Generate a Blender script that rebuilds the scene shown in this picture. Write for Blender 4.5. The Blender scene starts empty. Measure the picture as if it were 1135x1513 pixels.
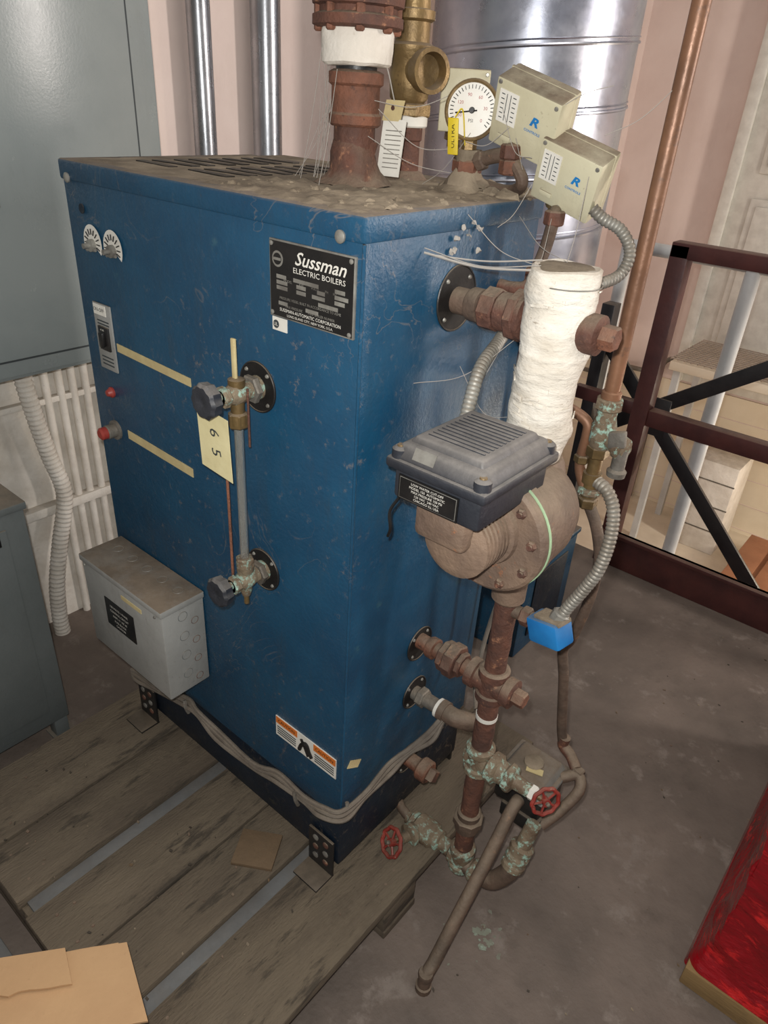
import bpy, bmesh, math, random
from mathutils import Vector, Matrix, noise
random.seed(4)
V=Vector
# ---------------------------------------------------------------- materials
def lin(c):
    return tuple(((x/255)/12.92 if x/255<=.04045 else ((x/255+.055)/1.055)**2.4) for x in c)+(1,)
MC={}
def mat(name,c1,c2=None,scale=8,rough=.6,metal=0,dust=0,bump=.15,bscale=80,c3=None,t3=.62,web=0,dcol=(146,130,110),trans=0,emis=0,s3=None,stretch=None,rvar=.1,spec=None,grime=0,gcol=(70,58,46),bdist=.004):
    if name in MC: return MC[name]
    m=bpy.data.materials.new(name);m.use_nodes=True;nt=m.node_tree;N=nt.nodes;K=nt.links
    P=N["Principled BSDF"]
    tc=N.new("ShaderNodeTexCoord");src=tc.outputs["Object"]
    if stretch:
        mp=N.new("ShaderNodeMapping");mp.inputs["Scale"].default_value=stretch;K.new(src,mp.inputs[0]);src=mp.outputs[0]
    def nz(s,d=6,r=.6,dist=0,vec=None):
        n=N.new("ShaderNodeTexNoise");n.inputs["Scale"].default_value=s;n.inputs["Detail"].default_value=d;n.inputs["Roughness"].default_value=r;n.inputs["Distortion"].default_value=dist;K.new(vec or src,n.inputs["Vector"]);return n.outputs[0]
    def rng(v,a,b,c=0,d=1):
        r=N.new("ShaderNodeMapRange");K.new(v,r.inputs[0]);
        for i,x in zip((1,2,3,4),(a,b,c,d)): r.inputs[i].default_value=x
        return r.outputs[0]
    def mth(op,a,b=None):
        r=N.new("ShaderNodeMath");r.operation=op
        for i,x in enumerate((a,b)):
            if x is None: continue
            if isinstance(x,(int,float)): r.inputs[i].default_value=x
            else: K.new(x,r.inputs[i])
        return r.outputs[0]
    def mix(f,a,b):
        r=N.new("ShaderNodeMix");r.data_type='RGBA'
        K.new(f,r.inputs[0])
        for i,x in ((6,a),(7,b)):
            if isinstance(x,tuple): r.inputs[i].default_value=x
            else: K.new(x,r.inputs[i])
        return r.outputs[2]
    col=lin(c1)
    if c2: col=mix(rng(nz(scale),.35,.65),lin(c1),lin(c2))
    if c3: col=mix(rng(nz(s3 or scale*2.3,8,.7),t3,t3+.08),col,lin(c3))
    if grime:
        mg=N.new("ShaderNodeMapping");mg.inputs["Scale"].default_value=(1,1,.22);K.new(tc.outputs["Object"],mg.inputs[0])
        st=rng(nz(26,8,.75,vec=mg.outputs[0]),.5,.75);bl=rng(nz(4.2,6,.65),.42,.68)
        col=mix(mth('MULTIPLY',mth('MULTIPLY',st,bl),grime),col,lin(gcol))
        sp3=rng(nz(150,4,.6),.66,.72);col=mix(mth('MULTIPLY',sp3,grime*.8),col,lin(gcol))
    if web:
        n=nz(5,4,.5,2.5);ab=mth('ABSOLUTE',mth('SUBTRACT',n,.5));ln=rng(ab,0,.006,1,0)
        k=rng(nz(3.1,2),.5,.6);col=mix(mth('MULTIPLY',mth('MULTIPLY',ln,k),web),col,lin(dcol))
        sp2=rng(nz(55,4,.8),.58,.72);k2=rng(nz(2.3,3),.40,.62);col=mix(mth('MULTIPLY',mth('MULTIPLY',sp2,k2),.65),col,lin(dcol))
    fr=None
    if dust:
        g=N.new("ShaderNodeNewGeometry");sp=N.new("ShaderNodeSeparateXYZ");K.new(g.outputs["Normal"],sp.inputs[0])
        up=rng(sp.outputs[2],.2,.8)
        f=mth('MULTIPLY',mth('MULTIPLY',up,rng(nz(14,8,.7),.25,.55,.55,1)),dust)
        dc=mix(rng(nz(9,8,.75),.35,.65),lin(dcol),lin(tuple(x*.72 for x in dcol)))
        col=mix(f,col,dc);fr=f
    if isinstance(col,tuple): P.inputs["Base Color"].default_value=col
    else: K.new(col,P.inputs["Base Color"])
    P.inputs["Metallic"].default_value=metal
    r=rng(nz(scale*1.7+3,6,.7),.3,.7,max(0,rough-rvar),min(1,rough+rvar))
    if fr is not None:
        r=mth('MAXIMUM',r,fr)
        if metal: K.new(mth('MULTIPLY',mth('SUBTRACT',1,fr),metal),P.inputs["Metallic"])
    K.new(r,P.inputs["Roughness"])
    if spec is not None: P.inputs["Specular IOR Level"].default_value=spec
    if trans:
        P.inputs["Transmission Weight"].default_value=trans;P.inputs["IOR"].default_value=1.45
    if bump:
        b=N.new("ShaderNodeBump");b.inputs["Strength"].default_value=bump;b.inputs["Distance"].default_value=bdist
        K.new(nz(bscale,6,.6),b.inputs["Height"]);K.new(b.outputs[0],P.inputs["Normal"])
    MC[name]=m;return m
blue=mat("blue_enamel",(25,75,104),(18,61,89),6,.36,0,.97,.3,140,c3=(48,86,102),t3=.62,web=.34,dcol=(142,126,108),grime=.65,gcol=(56,60,58))
blued=mat("dark_blue_enamel",(15,31,47),(10,22,34),9,.5,0,.6,.3,120,c3=(46,48,48),t3=.58,web=.5,grime=.5)
dustm=mat("thick_dust",(148,134,114),(104,92,76),16,.95,0,0,.8,60,c3=(174,160,140),t3=.62)
black=mat("black_paint",(24,24,26),(38,36,34),20,.45,0,.6,.2,60)
blackp=mat("black_plastic",(32,35,42),(48,50,56),10,.5,0,.95,.3,80,dcol=(128,123,118))
holeb=mat("hole_black",(10,9,9),(24,20,18),30,.6,0,.3,.3)
rust=mat("rusty_iron",(108,70,55),(78,54,46),25,.75,.1,.8,.9,90,c3=(150,106,80),t3=.58)
rustb=mat("rusty_iron_bright",(136,88,66),(98,66,52),25,.75,.1,.7,.9,90,c3=(66,48,42),t3=.6)
brownp=mat("brown_pipe",(108,88,74),(80,66,56),22,.7,.15,.7,.6,90,c3=(130,98,74),t3=.6)
greyp=mat("grey_pipe",(128,124,116),(96,90,82),22,.6,.3,.5,.5,90,c3=(110,78,60),t3=.62)
brass=mat("old_brass",(138,114,74),(96,78,52),18,.45,.5,.7,.3,90,c3=(84,64,48),t3=.6)
green=mat("verdigris_brass",(138,124,102),(102,84,66),30,.75,.12,.3,.8,90,c3=(160,192,176),t3=.52)
copper=mat("copper_pipe",(146,106,80),(114,82,62),9,.42,.3,.1,.2,60,c3=(100,78,66),t3=.58)
iron=mat("brown_cast_iron",(132,110,92),(102,84,72),16,.7,.1,.8,.7,70,c3=(148,98,68),t3=.62)
gasket=mat("green_gasket",(160,190,150),(130,150,120),20,.7)
lag=mat("white_lagging",(230,224,212),(202,192,176),14,.95,0,.35,1,48,c3=(134,116,96),t3=.64,stretch=(1,1,2.2),grime=.45,gcol=(120,100,80))
white=mat("white_plaster",(232,226,216),(212,204,192),14,.9,0,.5,.6,60,grime=.3,gcol=(140,124,104))
cream=mat("cream_metal",(204,198,170),(190,183,154),10,.5,0,1,.15,80,dcol=(122,106,88),grime=.4,gcol=(110,94,72))
greybox=mat("light_grey_paint",(152,152,148),(136,136,132),10,.55,0,.95,.2,80,c3=(112,98,84),t3=.64,dcol=(126,110,92),grime=.6,gcol=(96,84,70))
panelg=mat("grey_panel_paint",(140,147,146),(130,138,138),4,.25,0,.3,.06,220,rvar=.04,grime=.15)
cabg=mat("grey_cabinet_paint",(108,113,112),(97,103,102),5,.45,0,.8,.15,160,grime=.25)
stripm=mat("blue_grey_strip",(106,112,116),(84,90,94),7,.7,0,.3,.3,60,grime=.5)
seam=mat("seam_dark",(52,58,60),None,5,.7)
galv=mat("galvanised_steel",(206,208,216),(176,180,194),7,.32,.95,0,.06,30,rvar=.08)
emt=mat("conduit_steel",(178,180,184),(154,156,160),10,.3,.9,0,.05,60)
flexm=mat("flex_steel",(156,154,146),(120,114,104),22,.5,.4,.5,.3,60)
glass=mat("gauge_glass",(240,238,230),None,5,.06,0,0,0,trans=.9,rvar=.02)
whitep=mat("white_print",(225,222,212),(208,204,194),20,.6,0,0,.05)
dialw=mat("dial_white",(232,230,222),(214,208,196),12,.4,0,0,.0)
blackl=mat("black_label",(14,14,15),(28,26,25),30,.4,0,0,.1)
silver=mat("label_silver",(150,148,140),(110,106,100),30,.4,.3,0,.05)
orange=mat("orange_print",(205,112,40),None,5,.6)
yellow=mat("yellow_tag",(214,190,40),(190,165,30),20,.5)
tagm=mat("manila_tag",(222,212,166),(210,198,150),20,.8)
tape=mat("masking_tape",(200,184,136),(178,160,116),20,.8)
redw=mat("red_wheel",(160,48,40),(126,40,34),25,.5,0,.3,.3,90,c3=(150,150,130),t3=.6)
redb=mat("red_button",(150,58,50),None,5,.4)
bluebox=mat("bright_blue",(30,122,188),(24,104,168),20,.5,0,.6,.1,dcol=(120,130,130))
pink=mat("pink_white_wall",(230,212,203),(220,200,191),3,.85,0,0,.25,40,grime=.2,gcol=(150,120,108))
cable=mat("grey_cable",(120,112,102),(94,86,78),30,.7,0,.4,.2)
webm=mat("cobweb",(160,154,146),None,5,.9)
wood=mat("dusty_pallet_wood",(114,102,85),(92,81,68),5,.9,0,0,.8,90,c3=(74,66,56),t3=.56,stretch=(3,.6,3),grime=.8,gcol=(56,48,40))
woodl=mat("wood_block",(150,122,80),(130,104,66),7,.85,0,0,.5,60,stretch=(.6,3,3),grime=.4)
shimm=mat("dusty_shim_wood",(118,96,72),(98,82,62),7,.85,0,0,.5,60)
card=mat("cardboard",(188,152,112),(174,138,100),5,.85,0,0,.15,120,grime=.15,gcol=(120,90,60))
redwrap=mat("red_stretch_wrap",(150,12,24),(104,6,16),5,.1,0,0,.8,7,c3=(205,34,36),t3=.56,stretch=(1,1,2.5),bdist=.02,rvar=.05)
maroon=mat("maroon_steel",(88,48,44),(70,38,37),12,.5,0,.3,.2,60,grime=.3)
blks=mat("black_steel",(32,30,32),(44,40,40),12,.5,0,.3,.2,60)
whiterail=mat("white_rail",(205,206,204),(188,188,186),10,.5,0,.2,.1)
warm=mat("warm_block_wall",(236,224,202),(226,212,188),4,.9,0,0,.3,30)
meshm=mat("pale_mesh",(170,154,140),(150,136,122),10,.7)
lowfl=mat("lower_floor_tile",(216,204,184),(198,184,164),5,.6,0,0,.2,40)
lowwd=mat("lower_wood",(156,106,76),(132,86,60),5,.6,0,0,.2,40)
conc=mat("concrete_floor",(122,109,99),(96,86,78),3.2,.7,0,0,.55,55,c3=(130,119,110),t3=.56,s3=9,rvar=.15,grime=.6,gcol=(64,55,48))
stain=mat("mineral_stain",(134,140,124),(116,112,100),18,.8,0,0,.3,60,c3=(150,168,152),t3=.55)
# ---------------------------------------------------------------- builder
class B:
    def __init__(s,name): s.name=name;s.bm=bmesh.new();s.mats=[]
    def mi(s,m):
        if m not in s.mats: s.mats.append(m)
        return s.mats.index(m)
    def add(s,vs,fs,m):
        i=s.mi(m);bv=[s.bm.verts.new(v) for v in vs]
        for f in fs:
            try:
                fc=s.bm.faces.new([bv[k] for k in f]);fc.material_index=i
            except ValueError: pass
    def obox(s,c,u,v,w,m,bev=0,seg=2):
        c,u,v,w=V(c),V(u),V(v),V(w)
        if u.cross(v).dot(w)<0: u=-u
        vs=[c+a*u+b*v+d*w for d in(-1,1) for b in(-1,1) for a in(-1,1)]
        fs=[(0,2,3,1),(4,5,7,6),(0,1,5,4),(2,6,7,3),(0,4,6,2),(1,3,7,5)]
        if bev:
            t=bmesh.new();tv=[t.verts.new(x) for x in vs]
            for f in fs:t.faces.new([tv[k] for k in f])
            bmesh.ops.bevel(t,geom=t.edges[:],offset=bev,segments=seg,affect='EDGES',profile=.5)
            t.verts.index_update();vs=[x.co.copy() for x in t.verts];fs=[[q.index for q in f.verts] for f in t.faces];t.free()
        s.add(vs,fs,m);return s
    def box(s,lo,hi,m,bev=0):
        lo,hi=V(lo),V(hi);c=(lo+hi)/2;h=(hi-lo)/2
        return s.obox(c,(h.x,0,0),(0,h.y,0),(0,0,h.z),m,bev)
    def frus(s,lo,hi,inset,m,bev=0):
        x0,y0,z0=lo;x1,y1,z1=hi;i=inset
        vs=[(x0,y0,z0),(x1,y0,z0),(x1,y1,z0),(x0,y1,z0),(x0+i,y0+i,z1),(x1-i,y0+i,z1),(x1-i,y1-i,z1),(x0+i,y1-i,z1)]
        fs=[(3,2,1,0),(4,5,6,7),(0,1,5,4),(1,2,6,5),(2,3,7,6),(3,0,4,7)]
        if bev:
            t=bmesh.new();tv=[t.verts.new(x) for x in vs]
            for f in fs:t.faces.new([tv[k] for k in f])
            bmesh.ops.bevel(t,geom=t.edges[:],offset=bev,segments=3,affect='EDGES',profile=.5)
            t.verts.index_update();vs=[x.co.copy() for x in t.verts];fs=[[q.index for q in f.verts] for f in t.faces];t.free()
        s.add(vs,fs,m);return s
    def lathe(s,p,d,prof,m,seg=28,jit=0,jf=30,scal=None,rot=0):
        p=V(p);d=V(d).normalized();a=V((0,0,1)) if abs(d.z)<.9 else V((1,0,0))
        u=d.cross(a).normalized();w=d.cross(u).normalized();vs=[];fs=[]
        for (t,r) in prof:
            for k in range(seg):
                an=2*math.pi*k/seg+rot;rr=r
                if scal: rr=r*(1+scal[1]*math.cos(scal[0]*an))
                q=p+d*t+(u*math.cos(an)+w*math.sin(an))*rr
                if jit: q+= (u*math.cos(an)+w*math.sin(an))*noise.noise(q*jf)*jit+ d*noise.noise(q*jf+V((7,3,1)))*jit*.5
                vs.append(q)
        n=len(prof)
        for j in range(n-1):
            for k in range(seg):
                k2=(k+1)%seg;fs.append((j*seg+k,j*seg+k2,(j+1)*seg+k2,(j+1)*seg+k))
        fs.append([k for k in range(seg)][::-1]);fs.append([(n-1)*seg+k for k in range(seg)])
        s.add(vs,fs,m);return s
    def cyl(s,a,b,r,m,seg=24,bev=0,**k):
        a,b=V(a),V(b);L=(b-a).length
        n=max(1,int(L/.02)) if k.get('jit') else 1
        pr=[(L*i/n,r) for i in range(n+1)] if not bev else [(0,r-bev),(bev,r),(L-bev,r),(L,r-bev)]
        return s.lathe(a,b-a,pr,m,seg,**k)
    def nut(s,a,b,r,m,n=8):
        return s.cyl(a,b,r,m,n,bev=.002)
    def tube(s,pts,r,m,seg=12,sp=True,corr=None,res=8,jit=0):
        P=[V(p) for p in pts]
        if sp and len(P)>2:
            Q=[];E=[P[0]*2-P[1]]+P+[P[-1]*2-P[-2]]
            for i in range(1,len(E)-2):
                for k in range(res):
                    t=k/res;a,b,c,d=E[i-1:i+3]
                    Q.append(.5*((2*b)+(c-a)*t+(2*a-5*b+4*c-d)*t*t+(3*b-a-3*c+d)*t**3))
            Q.append(P[-1]);P=Q
        if corr:
            Ls=[0]
            for i in range(1,len(P)):Ls.append(Ls[-1]+(P[i]-P[i-1]).length)
            n=max(8,int(Ls[-1]/corr)*3);Q=[];j=0
            for i in range(n+1):
                t=Ls[-1]*i/n
                while j<len(Ls)-2 and Ls[j+1]<t:j+=1
                f=(t-Ls[j])/max(1e-9,Ls[j+1]-Ls[j]);Q.append(P[j].lerp(P[j+1],min(1,f)))
            P=Q
        vs=[];fs=[];up=None
        for i,p in enumerate(P):
            t=(P[min(i+1,len(P)-1)]-P[max(i-1,0)]).normalized()
            if up is None:
                up=t.cross(V((0,0,1)) if abs(t.z)<.9 else V((1,0,0))).normalized()
            up=(up-t*up.dot(t)).normalized();w=t.cross(up)
            rr=r[i*(len(r)-1)//max(1,len(P)-1)] if isinstance(r,(list,tuple)) else r
            if corr: rr*=(1,1,.86)[i%3]
            for k in range(seg):
                an=2*math.pi*k/seg;q=p+(up*math.cos(an)+w*math.sin(an))*rr
                if jit:q+=(q-p)*noise.noise(q*60)*jit
                vs.append(q)
        for i in range(len(P)-1):
            for k in range(seg):
                k2=(k+1)%seg;fs.append((i*seg+k,i*seg+k2,(i+1)*seg+k2,(i+1)*seg+k))
        fs.append(list(range(seg))[::-1]);fs.append([(len(P)-1)*seg+k for k in range(seg)])
        s.add(vs,fs,m);return s
    def torus(s,c,d,R,r,m,n=32,seg=10,wob=None):
        c=V(c);d=V(d).normalized();a=V((0,0,1)) if abs(d.z)<.9 else V((1,0,0));u=d.cross(a).normalized();w=d.cross(u)
        vs=[];fs=[]
        for i in range(n):
            an=2*math.pi*i/n;RR=R*(1+(wob[1]*math.cos(wob[0]*an) if wob else 0));o=u*math.cos(an)+w*math.sin(an)
            for k in range(seg):
                b=2*math.pi*k/seg;vs.append(c+o*(RR+r*math.cos(b))+d*r*math.sin(b))
        for i in range(n):
            for k in range(seg):
                i2=(i+1)%n;k2=(k+1)%seg;fs.append((i*seg+k,i2*seg+k,i2*seg+k2,i*seg+k2))
        s.add(vs,fs,m);return s
    def wheel(s,c,d,R,m,sp=5):
        c=V(c);d=V(d).normalized();a=V((0,0,1)) if abs(d.z)<.9 else V((1,0,0));u=d.cross(a).normalized();w=d.cross(u)
        s.torus(c,d,R,R*.15,m,48,8,wob=(9,.04));s.lathe(c-d*.006,d,[(0,R*.3),(.012,R*.3)],m,16)
        for i in range(sp):
            an=2*math.pi*i/sp;o=u*math.cos(an)+w*math.sin(an);s.tube([c+o*R*.2,c+o*R],R*.09,m,6,False)
        s.nut(c,c+d*.012,R*.16,greyp,6);return s
    def quad(s,c,u,v,m,th=.0008):
        c,u,v=V(c),V(u),V(v);n=u.cross(v).normalized()
        return s.obox(c,u,v,n*th,m)
    def text(s,t,c,u,v,h,m,ext=.0003,al='CENTER',bold=0,sx=1,sh=0):
        cu=bpy.data.curves.new("t","FONT");cu.body=t;cu.size=1;cu.align_x=al;cu.align_y='CENTER';cu.resolution_u=2;cu.offset=bold;cu.shear=sh
        ob=bpy.data.objects.new("t",cu);bpy.context.collection.objects.link(ob);bpy.context.view_layer.update()
        me=bpy.data.meshes.new_from_object(ob);c=V(c);u=V(u).normalized();v=V(v).normalized();n=u.cross(v)
        vs=[c+u*(q.co.x*h*sx)+v*(q.co.y*h)+n*ext for q in me.vertices];fs=[list(p.vertices) for p in me.polygons]
        s.add(vs,fs,m);bpy.data.objects.remove(ob);bpy.data.meshes.remove(me);bpy.data.curves.remove(cu);return s
    def done(s,parent=None,flat=False):
        bmesh.ops.recalc_face_normals(s.bm,faces=s.bm.faces[:])
        for f in s.bm.faces:f.smooth=not flat
        for e in s.bm.edges:
            if len(e.link_faces)==2 and e.calc_face_angle(0)>.62:e.smooth=False
        me=bpy.data.meshes.new(s.name);s.bm.to_mesh(me);s.bm.free()
        for m in s.mats:me.materials.append(m)
        ob=bpy.data.objects.new(s.name,me);bpy.context.collection.objects.link(ob)
        if parent:ob.parent=parent
        return ob
X=V((1,0,0));Y=V((0,1,0));Z=V((0,0,1))
# ---------------------------------------------------------------- room
B("floor").box((-1.14,-1.6,-.08),(2.4,1.5,0),conc).done()
B("floor_lower").box((-1.14,1.5,-.68),(2.6,3.2,-.6),lowfl).done()
w=B("wall_left");w.box((-1.24,-1.6,-.68),(-1.14,3.3,2.9),pink);w.box((-1.14,-1.6,0),(-1.136,.56,.9),white);w.done()  # pink and white split paints warm ambient light against white flash into the wall
w=B("wall_back");w.box((-1.14,3.2,-.68),(2.6,3.3,2.9),pink)
w.box((-1.14,3.19,-.6),(2.6,3.2,.10),warm)
for i in range(5):
    w.box((-1.14,3.188,-.58+i*.14),(2.6,3.191,-.576+i*.14),pink)
w.done()
d=B("door_1");d.box((-.61,3.14,.12),(-.56,3.19,2.15),whitep,.004);d.box((.30,3.14,.12),(.35,3.19,2.15),whitep,.004);d.box((-.61,3.14,2.1),(.35,3.19,2.15),whitep,.004);d.box((-.56,3.165,.12),(.3,3.19,2.1),whitep,.003)
for z0,z1 in((.3,1.0),(1.1,1.9)):
    for x0,x1 in((-.48,-.18),(-.08,.22)):
        d.box((x0,3.155,z0),(x1,3.166,z1),whitep,.006);d.box((x0+.03,3.147,z0+.03),(x1-.03,3.157,z1-.03),whitep,.006)
d.done()
# ---------------------------------------------------------------- boiler
boiler=bpy.data.objects.new("electric_steam_boiler",None);bpy.context.collection.objects.link(boiler)
D=.362;Wd=.595
b=B("cabinet");b.box((-Wd,0,.258),(0,D,1.178),blue,.004);b.box((-Wd+.004,.004,.13),(-.004,D-.004,.26),blued,.003)
b.box((-Wd-.003,-.003,1.172),(.003,D+.002,1.2),blue,.004)
b.box((-Wd+.02,D,1.19),(-.07,D+.06,1.2),dustm,.002)
b.tube([(.0005,.0005,.262),(.0005,.0005,1.172)],.0022,blue,8,False)
for x,y in((-.03,-.003),(-.575,-.003)): b.lathe((x,y,1.176),-Y,[(0,.007),(.002,.007),(.004,.004)],silver,16)
b.done(boiler)
g=B("dust_layer");vs=[];fs=[];nx,ny=100,60
for j in range(ny+1):
    for i in range(nx+1):
        x=-Wd+.001+(Wd-.003)*i/nx;y=.0+(D-.003)*j/ny
        e=min(i,nx-i,j,ny-j)/2;h=.0015+.003*max(0,noise.noise(V((x*18,y*18,1))))+.006*max(0,noise.noise(V((x*60,y*60,3))))*(1 if x>-.28 else .5)
        if x<-.3: h=.0012+h*.2
        h-=.0016*max(0,1-e/3)*(.8+noise.noise(V((x*25,y*25,9))))
        vs.append((x,y,1.1990+h*min(1,e)))
for j in range(ny):
    for i in range(nx):
        a=j*(nx+1)+i;fs.append((a,a+1,a+nx+2,a+nx+1))
g.add(vs,fs,dustm)
for k in range(120):
    x=random.uniform(-.29,-.01);y=random.uniform(.02,D-.01);r=random.uniform(.0015,.006)
    g.lathe((x,y,1.2),Z,[(0,r),(r*.5,r*.8),(r*.8,r*.2)],dustm,7,jit=.003,jf=200)
for k in range(30):
    x=random.uniform(-.14,.0);y=random.uniform(.29,D+.03);r=random.uniform(.008,.02)
    g.lathe((x,y,1.196),Z,[(0,r),(r*.4,r*.8),(r*.7,r*.2)],dustm,9,jit=.01,jf=90)
g.done(boiler)
g=B("vent_slots")
for k in range(8):
    y0=.085+k*.033
    for x0,x1 in((-.53,-.43),(-.405,-.305)):
        g.obox(((x0+x1)/2,y0,1.2012),(.045,.003*(1 if k%2 else -1),0),(0,.0075,0),(0,0,.0009),holeb,.0005)
g.done(boiler)
l=B("legs")
for x0 in(-.067,-.59):
    l.box((x0,-.006,.104),(x0+.058,-.001,.192),black,.001);l.box((x0,-.045,.1),(x0+.058,0,.105),black,.001)
    for i in range(2):
        for j in range(3): l.lathe((x0+.018+.024*i,-.006,.128+.024*j),-Y,[(0,.0065),(.0015,.0065),(.003,.003)],rust if (i+j)%2 else silver,12)
    l.box((x0,D-.01,.1),(x0+.058,D-.004,.19),black)
l.done(boiler)
f=B("nameplate")
cx,cz=-.074,1.115
f.box((-.141,-.0035,1.071),(-.007,0,1.159),silver,.0008);f.box((-.139,-.0042,1.073),(-.009,-.003,1.157),blackl)
FX,FZ=X,Z;yy=-.0044
f.text("Sussman",(cx+.015,yy,1.1425),FX,FZ,.0205,whitep,bold=.012,sx=1.12,sh=.35);f.text("ELECTRIC BOILERS",(cx+.014,yy,1.1295),FX,FZ,.0085,whitep,sx=1.15)
f.lathe((-.126,yy,1.138),-Y,[(0,.009),(.0004,.009)],silver,20);f.lathe((-.126,yy-.0004,1.138),-Y,[(0,.0065),(.0004,.0065)],blackl,20);f.quad((-.126,yy-.001,1.138),(.006,0,0),(0,0,.0015),silver,.0003)
rows=[(1.119,((-.128,-.112),(-.1,-.06),(-.035,-.02))),(1.1125,((-.128,-.11),(-.095,-.08),(-.062,-.05),(-.035,-.015))),(1.1065,((-.128,-.11),(-.095,-.08),(-.07,-.05),(-.035,-.02))),(1.0995,((-.06,-.03),)),(1.089,((-.125,-.11),(-.08,-.06)))]
for z,ss in rows:
    for a,c in ss: f.quad(((a+c)/2,yy-.0002,z),((c-a)/2,0,0),(0,0,.0022),silver,.0002)
for z,t in((1.1155,"MODEL          KW          VOLTS        PH      HZ"),(1.095,"PRESSURE VESSEL BUILT IN ACCORDANCE TO ASME"),(1.0865,"MAX PRESSURE        PSIG  BOILER NUMBER")):
    f.text(t,(cx,yy,z),FX,FZ,.0042,silver)
f.text("SUSSMAN-AUTOMATIC CORPORATION",(cx,yy,1.0815),FX,FZ,.0055,whitep);f.text("LONG ISLAND CITY, NEW YORK, U.S.A.",(cx,yy,1.0762),FX,FZ,.0042,whitep)
for x in(-.136,-.012):
    for z in(1.076,1.154): f.lathe((x,yy,z),-Y,[(0,.0028),(.001,.0028),(.002,.001)],silver,10)
f.box((-.1405,-.001,1.0535),(-.1155,0,1.0695),whitep);f.lathe((-.134,-.001,1.061),-Y,[(0,.005),(.0004,.005)],seam,16);f.text("UL",(-.134,-.0016,1.061),X,Z,.006,whitep)
f.done(boiler)
f=B("caution_label");f.box((-.152,-.0015,.352),(-.012,0,.396),whitep)
for x0,x1 in((-.151,-.1),(-.062,-.013)):
    f.box((x0,-.002,.381),(x1,-.001,.395),orange);f.text("CAUTION",((x0+x1)/2,-.0021,.388),X,Z,.009,blackl)
    for k in range(4): f.quad(((x0+x1)/2,-.002,.374-.005*k),((x1-x0)*.44,0,0),(0,0,.001),seam,.0002)
f.tube([(-.094,-.002,.36),(-.088,-.002,.375),(-.078,-.002,.382),(-.072,-.002,.37),(-.066,-.002,.36)],.004,blackl,6);f.tube([(-.09,-.002,.386),(-.08,-.002,.37),(-.074,-.002,.358)],.003,blackl,6)
f.done(boiler)
f=B("thermostat_dials")
for x in(-.531,-.478):
    vs=[(x,-.002,1.092)]+[(x+.024*math.cos(a),-.002,1.092+.026*math.sin(a)) for a in[math.radians(-35+i*250/20) for i in range(21)]]
    f.add(vs,[(0,i,i+1) for i in range(1,21)],whitep)
    for i in range(11):
        a=math.radians(-25+i*23);o=V((math.cos(a),0,math.sin(a)));f.tube([V((x,-.003,1.092))+o*.012,V((x,-.003,1.092))+o*.02],.0009,blackl,5,False)
    f.lathe((x,-.002,1.089),-Y,[(0,.009),(.006,.009),(.007,.004),(.016,.004)],silver,16);f.tube([(x-.012,-.006,1.082),(x+.012,-.006,1.084)],.0025,silver,6,False)
f.lathe((-.55,-.001,1.137),-Y,[(0,.007),(.001,.007)],blued,16)
f.done(boiler)
f=B("switch_plate");f.box((-.556,-.003,.897),(-.508,0,1.003),greybox,.001);f.box((-.553,-.004,.985),(-.52,-.003,1.001),whitep);f.text("ON-OFF",(-.537,-.0045,.993),X,Z,.008,blackl)
f.box((-.545,-.006,.93),(-.517,-.002,.968),black,.001);f.obox((-.531,-.008,.949),(.006,0,0),(0,.004,.002),(0,0,.012),blackl,.002);f.text("OFF",(-.531,-.0065,.962),X,Z,.006,whitep)
for z in(.918,.912,.906,.976,.971): f.quad((-.531,-.0034,z),(.016,0,0),(0,0,.001),seam,.0002)
f.lathe((-.538,0,.857),-Y,[(0,.009),(.003,.009),(.005,.007),(.01,.005),(.011,.001)],redb,18)
f.lathe((-.541,0,.789),-Y,[(0,.017),(.004,.017),(.005,.012),(.018,.012),(.02,.010)],greyp,20);f.lathe((-.541,-.02,.789),-Y,[(0,.0105),(.009,.0105),(.012,.007)],redb,20)
f.done(boiler)
f=B("masking_tape");f.obox((-.41,-.0008,.938),(.093,0,-.003),(0,0,.0065),(0,.0005,0),tape);f.obox((-.417,-.0008,.789),(.087,0,-.004),(0,0,.0075),(0,.0005,0),tape)
f.obox((.0008,.028,.374),(0,.013,-.009),(0,.004,.006),(.0005,0,0),tape);f.done(boiler)
sg=B("sight_glass")
GX=-.172
for z in(.97,.683):
    sg.lathe((GX,0,z),-Y,[(0,.0345),(.0015,.0345)],holeb,36);sg.torus((GX,-.0015,z),Y,.033,.0012,black,36,6)
    for a in range(4):
        an=math.radians(45+90*a);sg.lathe((GX+.028*math.cos(an),-.0015,z+.028*math.sin(an)),-Y,[(0,.003),(.002,.002)],silver,8)
    sg.lathe((GX,0,z),-Y,[(0,.016),(.012,.016),(.014,.012),(.022,.012)],green,20);sg.nut((GX,-.006,z),(GX,-.016,z),.019,greyp,6)
    sg.lathe((GX,-.02,z),-Y,[(0,.011),(.01,.014),(.022,.014),(.03,.010),(.042,.010)],green,20);sg.nut((GX,-.05,z),(GX,-.062,z),.014,green,6)
    sg.lathe((GX,-.06,z+.002),-Y,[(0,.006),(.012,.006)],green,14)
    sg.lathe((GX,-.07,z+.002),-Y,[(0,.013),(.004,.021),(.016,.0225),(.02,.019),(.021,.008),(.019,.004)],blackp,40,scal=(10,.05))
GY=-.035
sg.lathe((GX,GY,.927),Z,[(0,.009),(.002,.0125),(.016,.0125),(.018,.009),(.03,.009),(.05,.011),(.062,.011),(.064,.006)],brass,16)
sg.nut((GX,GY,.924),(GX,GY,.944),.0135,brass,6)
sg.obox((GX,GY-.002,1.015),(.0035,0,0),(0,.002,0),(0,0,.026),tape,.001)
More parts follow.
